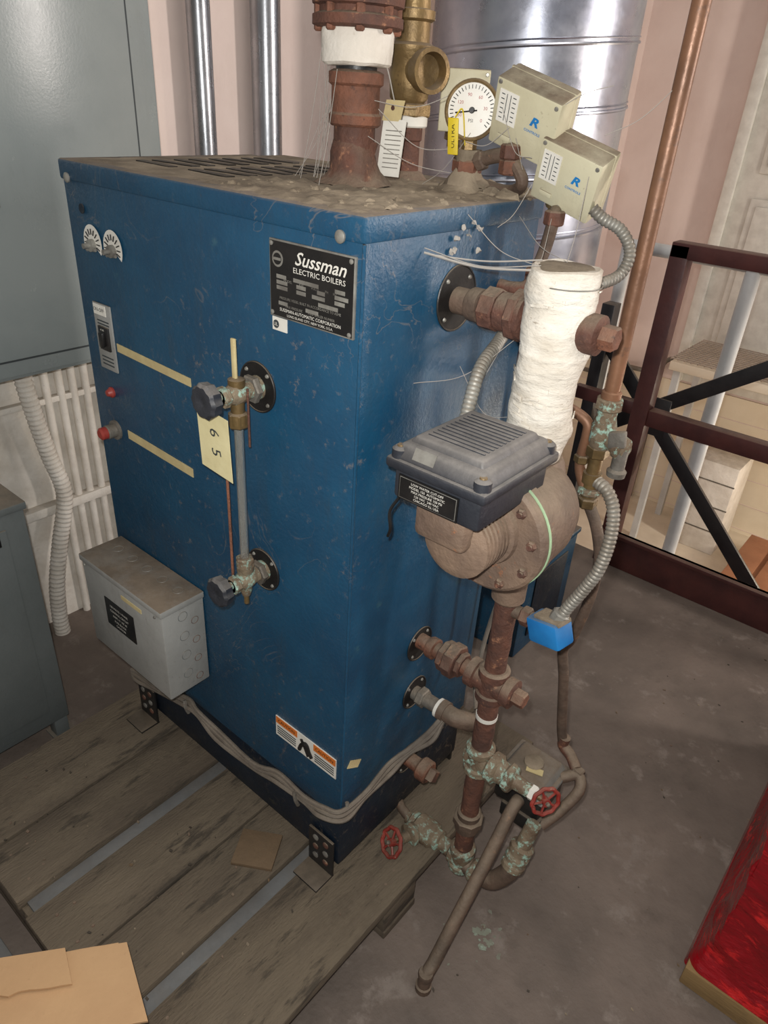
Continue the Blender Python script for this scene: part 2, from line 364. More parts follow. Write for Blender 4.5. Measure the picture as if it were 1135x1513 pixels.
sg.lathe((GX,GY,.655),Z,[(0,.006),(.01,.009),(.04,.010),(.044,.0125),(.06,.0125),(.062,.008)],green,16);sg.nut((GX,GY,.705),(GX,GY,.722),.0135,green,6)
sg.lathe((GX,GY,.64),Z,[(0,.004),(.02,.004)],brass,10)
vs=[];fs=[];n=28
for (z,r) in((.715,.0062),(.935,.0062),(.935,.0042),(.715,.0042)):
    for k in range(n): vs.append((GX+r*math.cos(2*math.pi*k/n),GY+r*math.sin(2*math.pi*k/n),z))
for j in range(4):
    for k in range(n):
        k2=(k+1)%n;j2=(j+1)%4;fs.append((j*n+k,j*n+k2,j2*n+k2,j2*n+k))
sg.add(vs,fs,glass)
sg.cyl((GX-.014,GY-.012,.66),(GX-.014,GY-.012,.88),.0020,rustb,8);sg.cyl((GX+.016,GY+.004,.90),(GX+.016,GY+.004,.98),.0016,rust,8)
sg.done(boiler)
t=B("paper_tag");t.obox((-.183,-.066,.907),(.031,0,-.003),(.002,0,-.043),(0,.0004,0),tagm);t.tube([(-.175,-.066,.945),(-.172,-.06,.965)],.0008,webm,5,False)
t.text("6",(-.182,-.0668,.922),V((.2,0,-1)),V((1,0,.1)),.026,seam);t.text("5",(-.180,-.0668,.895),V((.2,0,-1)),V((1,0,.1)),.026,seam);t.done(boiler)
h=B("side_openings")
for z in(1.092,.533,.425,.262):
    r=.040 if z>1 else .0305
    h.lathe((0,.178,z),X,[(0,r),(.0015,r)],holeb,36);h.torus((.0012,.178,z),X,r,.0015,black,36,6)
    for a in range(4):
        an=math.radians(45+90*a);h.lathe((.0015,.178+r*.82*math.cos(an),z+r*.82*math.sin(an)),X,[(0,.003),(.002,.002)],silver,8)
h.done(boiler)
j=B("junction_box");j.box((-.574,-.085,.365),(-.331,-.001,.558),greybox,.003);j.box((-.577,-.088,.548),(-.328,-.001,.561),greybox,.002)
j.box((-.51,-.0865,.44),(-.42,-.084,.50),blackl,.0005)
for k,zz in enumerate((.488,.478,.468,.458,.449)): j.text(("120 VOLTS 1 PHASE","CONTROL CIRCUIT","AMPS 15  HZ 60","FUSE BLOCK","CAUTION")[k],(-.465,-.0868,zz),X,Z,.0065,whitep)
j.box((-.45,-.0862,.525),(-.39,-.084,.533),tape)
for k in range(4): 
    j.torus((-.3308,-.045,.53-.042*k),X,.009,.0005,cabg,20,5);j.torus((-.3308,-.022,.51-.042*k),X,.007,.0005,rust,20,5)
for k in range(5): j.torus((-.54+.045*k,-.03,.5612),Z,.009,.0008,cabg,20,5)
for x in(-.56,-.345): j.lathe((x,-.088,.545),-Y,[(0,.003),(.002,.002)],silver,8)
j.lathe((-.5,-.045,.365),-Z,[(0,.012),(.006,.012),(.008,.008),(.014,.008)],greyp,14);j.done(boiler)
c=B("wire_bundle")
for o in((0,0),(.006,-.006),(-.003,.007)):
    a,e=o
    c.tube([(-.6,-.01,.21+e),(-.57,-.012-a,.215+e),(-.5,-.014,.23+e),(-.40,-.012-a,.262+e),(-.36,-.016,.262+e),(-.3,-.014-a,.245+e),(-.2,-.016,.245+e),(-.14,-.012-a,.262+e),(-.07,-.016,.268+e),(-.02,-.02-a,.284+e),(.012+a,-.008,.292+e),(.018,.04,.302+e),(.02+a,.1,.318+e),(.035,.13,.345+e),(.06+a,.15,.385+e),(.07,.17,.42+e)],.0042,cable,8)
for p in((-.39,-.014,.262),(-.08,-.018,.268),(.014,.01,.297)): c.tube([V(p)+V((-.004,-.006,.014)),V(p)+V((0,-.008,0)),V(p)+V((.003,-.004,-.016))],.0035,greyp,6)
c.done(boiler)
c=B("cobwebs")
def wb(a,bb,s=.01,r=.00045):
    a,bb=V(a),V(bb);m=(a+bb)/2-Z*s;c.tube([a,m,bb],r,webm,5)
wb((.003,.10,1.155),(.12,.15,1.15),.006,.0013);wb((.003,.12,1.15),(.12,.16,1.16),.004,.0009);wb((.003,.1,1.16),(.13,.14,1.158),.01,.0005);wb((.003,.18,1.19),(.12,.15,1.155),.012,.0005)
wb((.003,.3,1.18),(.13,.2,1.155),.01);wb((.003,.1,1.0),(.1,.178,1.07),.02,.0004);wb((.003,.2,1.0),(.1,.19,.96),.03,.0004);wb((.003,.12,.90),(.08,.178,1.06),.03,.0004)
wb((-.205,.17,1.33),(-.205,.14,1.2),.01);wb((-.23,.17,1.36),(-.26,.16,1.2),.01);wb((-.08,.29,1.27),(-.16,.3,1.2),.01);wb((.04,.28,1.3),(.1,.3,1.33),-.005);wb((-.03,.28,1.3),(.02,.28,1.25),.02)
wb((.09,.3,1.24),(.13,.2,1.155),.02);wb((.10,.3,1.28),(.158,.35,1.34),.01);wb((-.08,.28,1.26),(-.02,.285,1.28),.012);wb((-.17,.21,1.29),(-.1,.29,1.25),.02);wb((.0,.27,1.27),(.0,.34,1.2),.01)
wb((-.18,.2,1.30),(-.1,.3,1.32),.015);wb((-.18,.2,1.26),(-.10,.29,1.22),.01);wb((.02,.29,1.22),(.003,.25,1.17),.01);wb((.05,.3,1.19),(.11,.17,1.155),.02)
for k in range(14):
    x=random.uniform(-.25,-.22);wb((x,.2+random.uniform(-.03,.03),random.uniform(1.3,1.4)),(x-random.uniform(0,.02),.2+random.uniform(-.05,.03),1.205),random.uniform(-.01,.02),.0003)
for k in range(10):
    p=V((.004,.18+random.uniform(-.03,.03),1.165+random.uniform(-.02,.02)));c.lathe(p,X,[(0,.0015),(.002,.002),(.004,.001)],webm,7,jit=.007,jf=190)
c.done(boiler)
# ---------------------------------------------------------------- steam outlet
s=B("steam_outlet_pipe")
def at(z,x=-.205,y=.205): return (x,y,z)
s.lathe(at(1.2),Z,[(0,.055),(.003,.048),(.008,.040),(.018,.034),(.036,.030),(.05,.028)],rust,32,jit=.008,jf=50)
s.lathe(at(1.2),Z,[(0,.027),(.075,.027)],rust,28,jit=.001,jf=80)
s.lathe(at(1.268),Z,[(0,.030),(.003,.034),(.013,.034),(.016,.031),(.045,.031),(.048,.035),(.06,.035),(.063,.029)],rustb,28)
s.lathe(at(1.331),Z,[(0,.026),(.012,.026)],black,28)
s.lathe(at(1.335),Z,[(0,.040),(.003,.044),(.018,.045),(.034,.045),(.04,.043)],white,32,jit=.003,jf=50)
s.lathe(at(1.373),Z,[(0,.05),(.003,.056),(.013,.056),(.016,.048),(.022,.048),(.024,.056),(.036,.057),(.04,.05)],rust,32)
for k in range(8):
    a=k*math.pi/4;s.nut((-.205+.048*math.cos(a),.205+.048*math.sin(a),1.369),(-.205+.048*math.cos(a),.205+.048*math.sin(a),1.418),.006,rustb,6)
s.lathe(at(1.41),Z,[(0,.035),(.6,.035)],rust,28);s.done()
s=B("hanging_paper_tag");s.obox((-.17,.24,1.245),(.016,.004,0),(.004,0,.034),(0,.0005,0),whitep);s.obox((-.168,.238,1.289),(.012,.004,0),(.003,0,.012),(0,.0005,0),tape)
s.lathe((-.168,.2365,1.292),-Y,[(0,.003),(.0005,.003)],rust,10)
for k in range(9): s.obox((-.17+.0005*k,.2385,1.222+.0055*k),(.011,.003,0),(0,.0002,0),(0,0,.0005),greyp)
s.tube([(-.167,.2375,1.3),(-.175,.225,1.34),(-.19,.215,1.345)],.0008,webm,5);s.done()
s=B("safety_relief_valve");rx,ry=-.222,.335
s.lathe((rx,ry,1.2),Z,[(0,.035),(.008,.028),(.012,.021),(.05,.0205),(.052,.023),(.068,.023)],rust,24)
s.nut((rx,ry,1.268),(rx,ry,1.283),.029,whitep,20);s.nut((rx,ry,1.281),(rx,ry,1.298),.032,brass,6)
s.lathe((rx,ry,1.298),Z,[(0,.022),(.006,.027),(.03,.029),(.055,.029),(.062,.034),(.068,.034),(.072,.024),(.095,.024),(.098,.029),(.108,.029),(.11,.022),(.15,.02),(.16,.012),(.2,.01)],brass,28)
dv=V((.93,-.36,0)).normalized();o=V((rx,ry,1.337))
s.lathe(o,dv,[(0,.02),(.034,.021),(.038,.026),(.052,.0275),(.058,.0275),(.0585,.022),(.044,.019),(.04,.004)],brass,28)
s.done()
s=B("pressure_gauge");gp=V((-.087,.3,1.295));n=V((.42,-.9,.06)).normalized()
q_=.88
s.lathe(gp+n*-.02,n,[(0,.02*q_),(.004,.036*q_),(.02,.037*q_),(.022,.0395*q_),(.027,.0395*q_)],brass,40)
s.torus(gp+n*.0075,n,.0375*q_,.0026,brass,44,8)
s.lathe(gp+n*.0072,n,[(0,.0355*q_),(.001,.0355*q_)],dialw,40)
uu=Z.cross(n).normalized();vv=n.cross(uu)
for k in range(28):
    a=math.radians(-40+k*260/27);o=uu*math.cos(a)+vv*math.sin(a);q=gp+n*.009;s.tube([q+o*.024,q+o*.0285],.0005,blackl,4,False)
    if k%5==0: s.text(str(k*6),q+o*.0175,uu,vv,.0055,redb)
s.tube([gp+n*.0095-uu*.021-vv*.004,gp+n*.0095+uu*.007],.0009,blackl,5,False);s.lathe(gp+n*.008,n,[(0,.004),(.003,.003)],blackl,12)
s.text("PSI",gp+n*.009-vv*.012,uu,vv,.0055,blackl)
s.nut(gp-Z*.050,gp-Z*.032,.010,brass,6);s.cyl(gp-Z*.072,gp-Z*.045,.011,brass,16)
s.obox(gp+V((-.006,-.03,-.03)),(.0065,.002,0),(-.002,0,.021),(0,.0006,0),yellow,.001);s.text("ULTRA",gp+V((-.006,-.0308,-.03)),V((-.1,0,1)),V((-1,0,-.1)),.009,blackl)
s.tube([gp+V((-.007,-.028,-.008)),gp+V((-.002,-.02,.0)),gp+V((0,-.01,-.04))],.001,yellow,5)
s.lathe((-.087,.3,1.2),Z,[(0,.04),(.008,.03),(.016,.022),(.03,.018),(.05,.018)],dustm,20,jit=.008,jf=80)
s.nut((-.087,.3,1.222),(-.087,.3,1.238),.02,rustb,6)
s.tube([(-.087,.3,1.232),(-.05,.3,1.245),(-.02,.3,1.25)],.009,brownp,12);s.nut((-.072,.3,1.236),(-.06,.3,1.241),.0125,brownp,6)
s.tube([(-.11,.3,1.215),(-.087,.32,1.21),(-.03,.32,1.205),(.0,.3,1.22),(-.02,.3,1.245)],.008,brownp,10)
s.done()
cu_=V((.098,.007,-.030));cv_=V((.0215,-.027,.0646));cd_=V((.002,.042,.017))
def control(TL,stem,k=1.0,ku=1.0,U=cu_,W=cv_,Dd=cd_,face=True):
    s=B("pressure_control");u=U*k*ku;v=W*k*1.12;d_=Dd*k
    c0=V(TL)+u/2-v/2+d_/2
    s.obox(c0,u/2,v/2,d_/2,cream,.003)
    s.obox(c0+d_*.22,u*.508,v*.508,d_*.05,cream,.001)
    fc=V(TL)+u/2-v/2;un=u.normalized();vn=v.normalized();nn=u.cross(v).normalized();vn=nn.cross(un)
    def q(a,bb,h=.0012): return fc+u*a+v*bb+nn*h
    if face:
        s.obox(q(-.27,.12,.0004),u*.15,v*.24,nn*.0005,dialw)
        for i in range(6): s.obox(q(-.36,.30-.07*i,.001),u*.025,v*.006,nn*.0002,seam);s.obox(q(-.18,.30-.07*i,.001),u*.025,v*.006,nn*.0002,seam)
        s.obox(q(-.30,.12,.001),u*.004,v*.2,nn*.0003,seam);s.obox(q(-.24,.12,.001),u*.004,v*.2,nn*.0003,seam)
        s.text("R",q(.16,.10,.001),un,vn,.015*k,bluebox,bold=.04,sx=1.3,sh=.3);s.text("CONTROLS",q(.16,-.05,.001),un,vn,.0045*k,bluebox,bold=.02)
        s.obox(q(-.25,-.33,.0006),u*.1,v*.04,nn*.0006,cream,.0003)
    for a,bb in((-.44,.44),(.43,.42),(0,-.44)): s.lathe(q(a,bb,0),nn,[(0,.0028),(.0015,.0022)],silver,10)
    bt=V(TL)+u*.35-v+d_*.5
    s.lathe(bt,-vn,[(-.002,.012),(.004,.014),(.01,.014),(.012,.009),(.02,.009)],brass,16)
    e=bt-vn*.018
    pts=[e]+[V(x) for x in stem];s.tube(pts,.008,brownp,12);s.nut(V(stem[0])+Z*.006,V(stem[0])-Z*.012,.013,rust,6)
    if len(stem)>1: s.nut(V(stem[-1])+Z*.004,V(stem[-1])-Z*.014,.0135,rustb,6)
    return s
s=control((-.036,.27,1.334),[(-.02,.295,1.256),(-.022,.3,1.24)],.98,.92);s.done()
s=control((.028,.285,1.273),[(.052,.302,1.187),(.048,.30,1.15),(.045,.29,1.12)],.95,.88)
s.tube([(.045,.29,1.12),(.04,.28,1.10),(.02,.275,1.095),(.003,.275,1.095)],.009,rust,12)
s.tube([(.095,.315,1.20),(.108,.32,1.19),(.131,.33,1.178),(.148,.33,1.155),(.146,.32,1.13),(.135,.29,1.12),(.12,.25,1.115)],.0075,flexm,12,corr=.005)
s.done()
s=control((-.20,.38,1.345),[(-.165,.40,1.24),(-.165,.40,1.2)],.8,1,V((.07,.05,0)),V((0,0,.09)),V((-.03,.042,0)),False);s.done()
# ---------------------------------------------------------------- column
CX,CY=.142,.178
s=B("insulated_riser_pipe")
prof=[];z=.885
while z<1.15:
    k=(z-.885)/.27;prof.append((z-.885,.034+.006*min(1,k*1.6)+.0009*noise.noise(V((z*60,2,3)))+(.0007 if noise.noise(V((z*37,9,1)))>.1 else 0)));z+=.0022
prof+=[(.268,.040),(.27,.037),(.268,.025),(.266,.005)]
s.lathe((CX,CY,.885),Z,prof,lag,64,jit=.0055,jf=26)
s.torus((CX,CY,1.138),Z,.0415,.0008,silver,40,6)
for k in range(40):
    an=random.uniform(-2.6,.6);z=random.uniform(.93,1.15);r=.0415-.003*(1.15-z)/.2;o=V((math.cos(an),math.sin(an),0));t_=V((-math.sin(an),math.cos(an),0))
    s.obox(V((CX,CY,z))+o*(r-.0005),t_*random.uniform(.004,.012)+Z*random.uniform(-.002,.002),Z*random.uniform(.001,.004),o*.0008+Z*.0003,lag,.0003)
s.lathe((CX,CY,1.152),Z,[(0,.037),(.003,.03),(.004,.01)],dustm,24,jit=.004,jf=80)
s.cyl((.001,CY,1.09),(.045,CY,1.09),.0165,brownp);s.lathe((.022,CY,1.09),X,[(0,.018),(.004,.0205),(.018,.0205),(.02,.017)],brownp,24)
s.nut((.045,CY,1.09),(.066,CY,1.09),.026,rust,8);s.lathe((.064,CY,1.09),X,[(0,.02),(.004,.023),(.02,.023),(.023,.027),(.04,.028),(.043,.02)],rust,24);s.nut((.085,CY,1.09),(.098,CY,1.09),.031,rust,8)
s.lathe((.17,CY,1.09),X,[(0,.018),(.01,.0225),(.026,.0225),(.029,.016)],rust,24);s.nut((.196,CY,1.09),(.216,CY,1.09),.0145,rustb,6)
s.done()
s=B("low_water_cutoff")
fx,fz=.152,.862
s.lathe((fx,.068,fz),Y,[(0,.073),(.003,.077),(.014,.077)],iron,56)
s.lathe((fx,.082,fz),Y,[(0,.0785),(.003,.0785)],gasket,56)
s.lathe((fx,.085,fz),Y,[(0,.077),(.013,.077),(.015,.074),(.03,.074),(.07,.072),(.095,.065),(.118,.048),(.13,.026),(.135,.008)],iron,56)
for k in range(10):
    a=2*math.pi*(k+.3)/10;q=V((fx+.064*math.cos(a),.068,fz+.064*math.sin(a)));s.nut(q,q-Y*.007,.0065,rust,6);s.cyl(q,q-Y*.01,.0035,rust,10)
prof=[]
for i in range(9):
    y=i*.0075;prof+=[(y,.036),(y+.0005,.044),(y+.0042,.044),(y+.0047,.036)]
s.lathe((fx-.006,.068,fz+.008),-Y,[(0,.05),(.006,.048),(.009,.036)]+[(.01+a,b_) for a,b_ in prof[:26]]+[(.062,.03)],iron,36)
s.box((.10,-.01,.872),(.17,.05,.925),iron,.008)
s.lathe((CX,CY,.70),Z,[(0,.021),(.004,.024),(.03,.024),(.06,.03),(.1,.04)],iron,28);s.lathe((CX,CY,.90),Z,[(0,.045),(.02,.04),(.028,.036)],iron,28)
hx0,hx1,hy0,hy1,hz=.070,.197,-.026,.126,.960
s.box((hx0+.006,hy0+.006,hz-.044),(hx1-.006,hy1-.006,hz),blackp,.005)
s.box((hx0-.002,hy0-.002,hz-.006),(hx1+.002,hy1+.002,hz+.007),blackp,.004)
s.frus((hx0,hy0,hz+.005),(hx1,hy1,hz+.024),.010,blackp,.006)
s.frus((hx0+.014,hy0+.016,hz+.021),(hx1-.014,hy1-.016,hz+.031),.006,blackp,.003)
for k in range(11):
    y=hy0+.033+k*.0082;s.box((hx0+.028,y,hz+.029),(hx1-.026,y+.003,hz+.0325),blackp,.0008)
for x in(hx0+.010,hx1-.010):
    for y in(hy0+.010,hy1-.010): s.lathe((x,y,hz+.002),Z,[(0,.010),(.014,.0095),(.017,.006)],blackp,16);s.lathe((x,y,hz+.0185),Z,[(0,.0045),(.002,.004)],brass,10)
pc=V((.125,hy0+.0045,hz-.026))
s.obox(pc,(.040,0,0),(0,0,.0145),(0,.0008,0),blackl);s.obox(pc-Y*.0009,(.038,0,0),(0,0,.0128),(0,.0002,0),silver);s.obox(pc-Y*.0013,(.0374,0,0),(0,0,.0122),(0,.0002,0),blackl)
for k in range(5): s.text(("LOW WATER CUT-OFF","MODEL 150  AUTOMATIC","MAX PRESSURE 150 PSI","120 VAC  240 VAC","CHICAGO ILL USA")[k],pc+V((0,-.0017,.0088-.0044*k)),X,Z,.0042,whitep)
s.obox((.115,hy0+.0065,hz+.0175),(.014,0,0),(0,.003,.006),(0,-.0006,.0003),silver)
s.tube([(.084,.100,.975),(.08,.113,1.0),(.072,.14,1.03),(.06,.19,1.045),(.035,.26,1.05),(.012,.33,1.035),(.006,.39,.98)],.0085,flexm,12,corr=.0055)
s.tube([(.082,-.015,.915),(.074,-.02,.895),(.078,-.022,.875),(.072,-.018,.86)],.002,blackl,6)
s.done()
# ---------------------------------------------------------------- lower piping
s=B("boiler_feed_pipe")
s.cyl((CX,CY,.09),(CX,CY,.72),.0165,rust,24,jit=.0016,jf=60)
s.lathe((CX,CY,.508),Z,[(0,.021),(.003,.024),(.015,.024),(.018,.021),(.044,.021),(.047,.024),(.06,.024),(.063,.02)],rust,24)
s.lathe((CX,CY,.54),-X,[(0,.02),(.025,.02),(.027,.024),(.04,.024)],rust,24)
s.lathe((CX,CY,.54),X,[(0,.02),(.022,.02),(.024,.0235),(.038,.0235),(.04,.018)],rust,24);s.nut((CX+.038,CY,.54),(CX+.058,CY,.54),.0135,rustb,6)
s.cyl((.001,CY,.54),(.11,CY,.54),.0135,rustb,20,jit=.001);s.nut((.048,CY,.54),(.06,CY,.54),.026,rust,8);s.nut((.06,CY,.54),(.08,CY,.54),.029,rust,8);s.nut((.08,CY,.54),(.09,CY,.54),.021,rust,8)
s.lathe((.02,CY,.54),X,[(0,.016),(.003,.018),(.014,.018),(.016,.014)],rustb,20)
s.cyl((.001,CY,.425),(.055,CY,.425),.0125,greyp,20);s.nut((.012,CY,.425),(.026,CY,.425),.018,greyp,6);s.cyl((.052,CY,.425),(.058,CY,.425),.017,whitep,18)
s.lathe((.058,CY,.425),X,[(0,.018),(.012,.018)],brownp,20);s.tube([(.062,CY,.425),(.085,CY,.425),(.10,CY+.01,.421),(.108,CY+.025,.41),(.108,CY+.05,.40)],.0155,brownp,16);s.lathe((.108,CY+.045,.4),Y,[(0,.018),(.012,.018)],brownp,20)
s.cyl((.001,CY,.262),(.045,CY,.262),.0135,rustb,20);s.lathe((.03,CY,.262),X,[(0,.018),(.004,.0215),(.02,.0215),(.023,.018)],rustb,20);s.nut((.05,CY,.262),(.066,CY,.262),.015,rust,4)
s.cyl((CX,CY,.468),(CX,CY,.475),.0175,whitep,20)
s.lathe((CX,CY,.345),Z,[(0,.020),(.004,.024),(.014,.024),(.018,.021),(.042,.021),(.046,.024),(.056,.024),(.06,.019)],green,24)
s.lathe((CX,CY,.374),X,[(0,.02),(.02,.021),(.024,.026),(.036,.026),(.04,.02),(.052,.018),(.056,.022),(.066,.022),(.07,.013),(.1,.011),(.104,.009)],green,24)
s.lathe((CX,CY,.374),-X,[(0,.02),(.018,.02),(.02,.016),(.024,.014)],green,24)
s.nut((CX+.054,CY,.374),(CX+.064,CY,.374),.025,green,6);s.nut((CX+.096,CY,.374),(CX+.108,CY,.374),.013,whitep,6);s.cyl((CX+.1,CY,.374),(.268,CY,.374),.004,brass,10)
s.wheel((.266,CY,.374),(.8,-.55,.25),.0225,redw)
s.lathe((CX,CY,.195),Z,[(0,.018),(.003,.022),(.016,.022),(.018,.025),(.03,.025),(.033,.02),(.045,.021),(.048,.018)],brownp,24);s.nut((CX,CY,.212),(CX,CY,.228),.027,brownp,8)
s.lathe((CX,CY,.085),Z,[(0,.012),(.004,.022),(.016,.023),(.02,.02),(.04,.02),(.044,.023),(.056,.023),(.06,.018)],green,24)
s.lathe((CX,CY,.11),-X,[(0,.02),(.02,.02),(.024,.015),(.045,.014),(.048,.02),(.058,.02),(.062,.025),(.08,.026),(.1,.025),(.104,.02),(.114,.02),(.118,.012),(.125,.012)],green,20)
s.tube([(.02,CY,.11),(.0,CY,.121),(-.01,CY,.135)],.009,brownp,12,False)
s.lathe((.052,CY,.11),(-.25,-1,.1),[(0,.018),(.022,.019),(.026,.022),(.034,.022),(.036,.010),(.05,.009)],green,20)
s.cyl((.052,CY,.11),(.034,.106,.125),.004,brass,10);s.wheel((.0345,.106,.125),(-.35,-.85,.5),.025,redw)
s.tube([(CX,CY,.105),(.18,CY,.10),(.208,CY+.003,.108),(.228,CY+.012,.14),(.236,CY+.022,.17)],.0165,brownp,16);s.lathe((.165,CY,.103),X,[(0,.019),(.004,.022),(.015,.022),(.018,.019)],green,20)
dd=V((.006,.02,.06)).normalized();q=V((.232,CY+.016,.155))
s.lathe(q,dd,[(0,.017),(.003,.021),(.012,.021),(.015,.017),(.02,.017),(.023,.021),(.03,.021),(.033,.017),(.038,.017),(.041,.021),(.05,.021),(.053,.014),(.1,.013)],green,22)
s.done()
s=B("drain_pipe");s.tube([(.20,.245,.262),(.20,.22,.255),(.2,.16,.185),(.2,.08,.105),(.2,.03,.052),(.2,.012,.04),(.2,.006,.03),(.2,.004,.006)],.0115,brownp,14,res=10);s.lathe((.2,.004,.0),Z,[(0,.014),(.012,.014),(.014,.011)],brownp,16);s.lathe((.2,.006,.03),Z,[(0,.012),(.012,.0135),(.016,.012)],brownp,14)
s.done()
s=B("motorized_feed_valve")
s.box((.15,.24,.235),(.24,.33,.285),black,.006);s.box((.144,.234,.283),(.246,.336,.296),greybox,.004);s.frus((.15,.24,.294),(.24,.33,.312),.008,greybox,.005)
s.lathe((.195,.285,.312),Z,[(0,.018),(.004,.017)],dustm,18);s.obox((.165,.225,.315),(.014,0,.002),(0,.001,0),(.002,0,.02),tape)
s.obox((.205,.27,.314),(.014,.004,0),(-.002,.006,0),(0,0,.0008),tape)
s.lathe((.195,.285,.236),-Z,[(0,.02),(.02,.022),(.03,.016)],brownp,18)
s.box((.17,.235,.205),(.245,.29,.238),black,.004)
s.tube([(.24,.31,.29),(.262,.325,.30),(.275,.31,.285),(.262,.28,.25),(.245,.25,.225)],.010,brownp,12)
s.tube([(.216,.35,.34),(.216,.35,.32),(.235,.345,.312),(.255,.33,.305)],.010,rust,12);s.nut((.25,.33,.30),(.268,.328,.298),.014,brownp,6)
s.done()
s=B("copper_water_pipe");kx,ky=.158,.35
s.cyl((kx,ky,.968),(kx,ky,2.1),.0105,copper,20);s.lathe((kx,ky,.955),Z,[(0,.014),(.016,.014),(.018,.012)],copper,18)
s.nut((kx,ky,.945),(kx,ky,.962),.019,green,8);s.lathe((kx,ky,.885),Z,[(0,.013),(.01,.017),(.035,.018),(.05,.014),(.06,.014)],green,20)
s.lathe((kx+.01,ky-.002,.905),V((1,-.3,-.2)),[(0,.012),(.02,.014),(.022,.017),(.03,.017),(.032,.010),(.036,.01)],green,18);s.lathe((kx+.036,ky-.01,.9),-Z,[(0,.010),(.03,.010),(.034,.014),(.042,.013)],greyp,16)
s.obox((kx+.03,ky-.02,.915),(.012,0,.004),(0,.005,0),(-.002,0,.012),greyp,.003)
s.nut((kx-.001,ky,.872),(kx-.001,ky,.889),.0165,brass,6);s.cyl((kx-.001,ky,.80),(kx-.001,ky,.875),.010,brass,16)
s.lathe((kx-.001,ky,.83),Z,[(0,.014),(.016,.014)],brass,16);s.nut((kx-.0,ky,.79),(kx,ky,.806),.016,brass,6);s.nut((kx,ky,.812),(kx,ky,.822),.018,green,8)
s.tube([(.05,.36,.945),(.08,.35,.935),(.118,.35,.925),(.134,.35,.915),(.136,.35,.895),(.135,.35,.85),(.15,.35,.815)],.008,copper,12);s.nut((.136,.35,.855),(.136,.35,.868),.012,brass,6)
s.tube([(kx,ky,.80),(.18,.35,.765),(.196,.35,.72),(.199,.35,.68),(.196,.35,.62),(.185,.35,.55),(.175,.35,.52),(.182,.35,.485),(.188,.35,.46),(.205,.35,.36),(.216,.35,.32)],.0088,brownp,12)
s.done()
s=B("blue_flow_switch")
bc=V((.215,.172,.69));s.obox(bc,(.024,-.004,.006),(.004,.016,.002),(-.006,0,.018),bluebox,.004);s.obox(bc+V((0,0,.02)),(.02,-.003,.004),(.003,.012,.001),(-.001,0,.003),dustm,.001)
s.cyl((CX,CY,.685),(.195,CY,.688),.010,brownp,14);s.nut((.168,CY,.686),(.182,CY,.687),.0145,rust,6)
s.tube([(.222,.175,.705),(.229,.18,.73),(.243,.185,.765),(.254,.19,.80),(.255,.2,.84),(.247,.21,.875),(.232,.215,.895),(.215,.22,.9)],.0085,flexm,12,corr=.0055)
s.nut((.22,.174,.706),(.225,.177,.722),.0125,silver,8);s.done()
s=B("hanging_cable")
s.tube([(.10,.36,.9),(.08,.34,.8),(.07,.33,.7),(.06,.32,.6),(.05,.31,.5),(.06,.28,.42),(.09,.24,.40)],.004,cable,8);s.tube([(.07,.39,.95),(.05,.38,.8),(.035,.37,.6),(.03,.36,.45)],.003,blackl,8);s.tube([(.02,.375,1.1),(.015,.375,.9),(.012,.372,.7)],.006,blackl,8)
s.done()
s=B("blue_equipment_box");s.box((-.42,.83,0),(-.13,1.1,.30),blue,.005);s.box((-.425,.825,.29),(-.125,1.105,.305),blue,.003);s.box((-.13,.88,.05),(-.126,1.05,.25),blued,.001);s.done()
# ---------------------------------------------------------------- pallet
s=B("wooden_pallet")
for x0,x1 in((-.655,-.495),(-.488,-.366),(-.332,-.208),(-.203,-.092),(-.060,.098)):
    e0=-.395+random.uniform(-.004,.004);s.box((x0,e0,.078),(x1,.52,.1+random.uniform(-.001,.0005)),wood,.002)
    for yn in(-.36,-.33,.05,.08):
        for xn in(x0+.03,x1-.03): s.lathe((xn+random.uniform(-.006,.006),yn,.0995),Z,[(0,.0028),(.0012,.0026)],rust,8)
for x0,x1 in((-.366,-.332),(-.092,-.060)): s.box((x0,-.38,.079),(x1,.5,.086),stripm,.001)  # added strips, coloured to stand in for lit floor seen through the gaps
for y0 in(-.39,.02,.43): s.box((-.65,y0,.018),(.095,y0+.09,.078),wood,.002)
for y0 in(-.39,.02,.43): s.box((-.655,y0,.0),(.098,y0+.09,.018),wood,.002)
s.done()
s=B("wood_shim");s.obox((-.145,-.06,.1045),(.032,.02,0),(-.018,.03,0),(0,0,.004),shimm,.001);s.done()
s=B("metal_strip");s.box((-.74,-.48,.0),(-.25,-.43,.03),stripm,.002);s.done()
# small litter on the floor and pallet
s=B("floor_debris")
for k in range(150):
    if k<90: x,y,z0=random.uniform(.13,.75),random.uniform(-.2,1.35),.0
    else: x,y,z0=random.uniform(-.64,.08),random.uniform(-.38,-.03),.1005
    r=random.uniform(.0008,.003);s.obox((x,y,z0+.0006),V((r,random.uniform(-.5,.5)*r,0)),V((-random.uniform(0,.5)*r,r*.7,0)),V((0,0,.0006)),random.choice((dustm,holeb,shimm,rust)))
s.done()
# mineral stain beneath the leaking fittings
def blob(s,c,R,m,z,seed):
    vs=[V((c[0],c[1],z+.0004))];n=40
    for k in range(n):
        an=2*math.pi*k/n;r=R*(.7+.6*noise.noise(V((math.cos(an)*1.7,math.sin(an)*1.7,seed))));vs.append(V((c[0]+r*math.cos(an),c[1]+r*math.sin(an),z+.0003)))
    s.add(vs,[(0,1+k,1+(k+1)%n) for k in range(n)],m)
s=B("mineral_deposit")
for k in range(26):
    an=random.uniform(0,6.28);rr=abs(random.gauss(0,.035));blob(s,(.225+rr*math.cos(an),.15+rr*math.sin(an)),random.uniform(.002,.009),stain,.0002+.00002*k,k*3.1)
s.done()
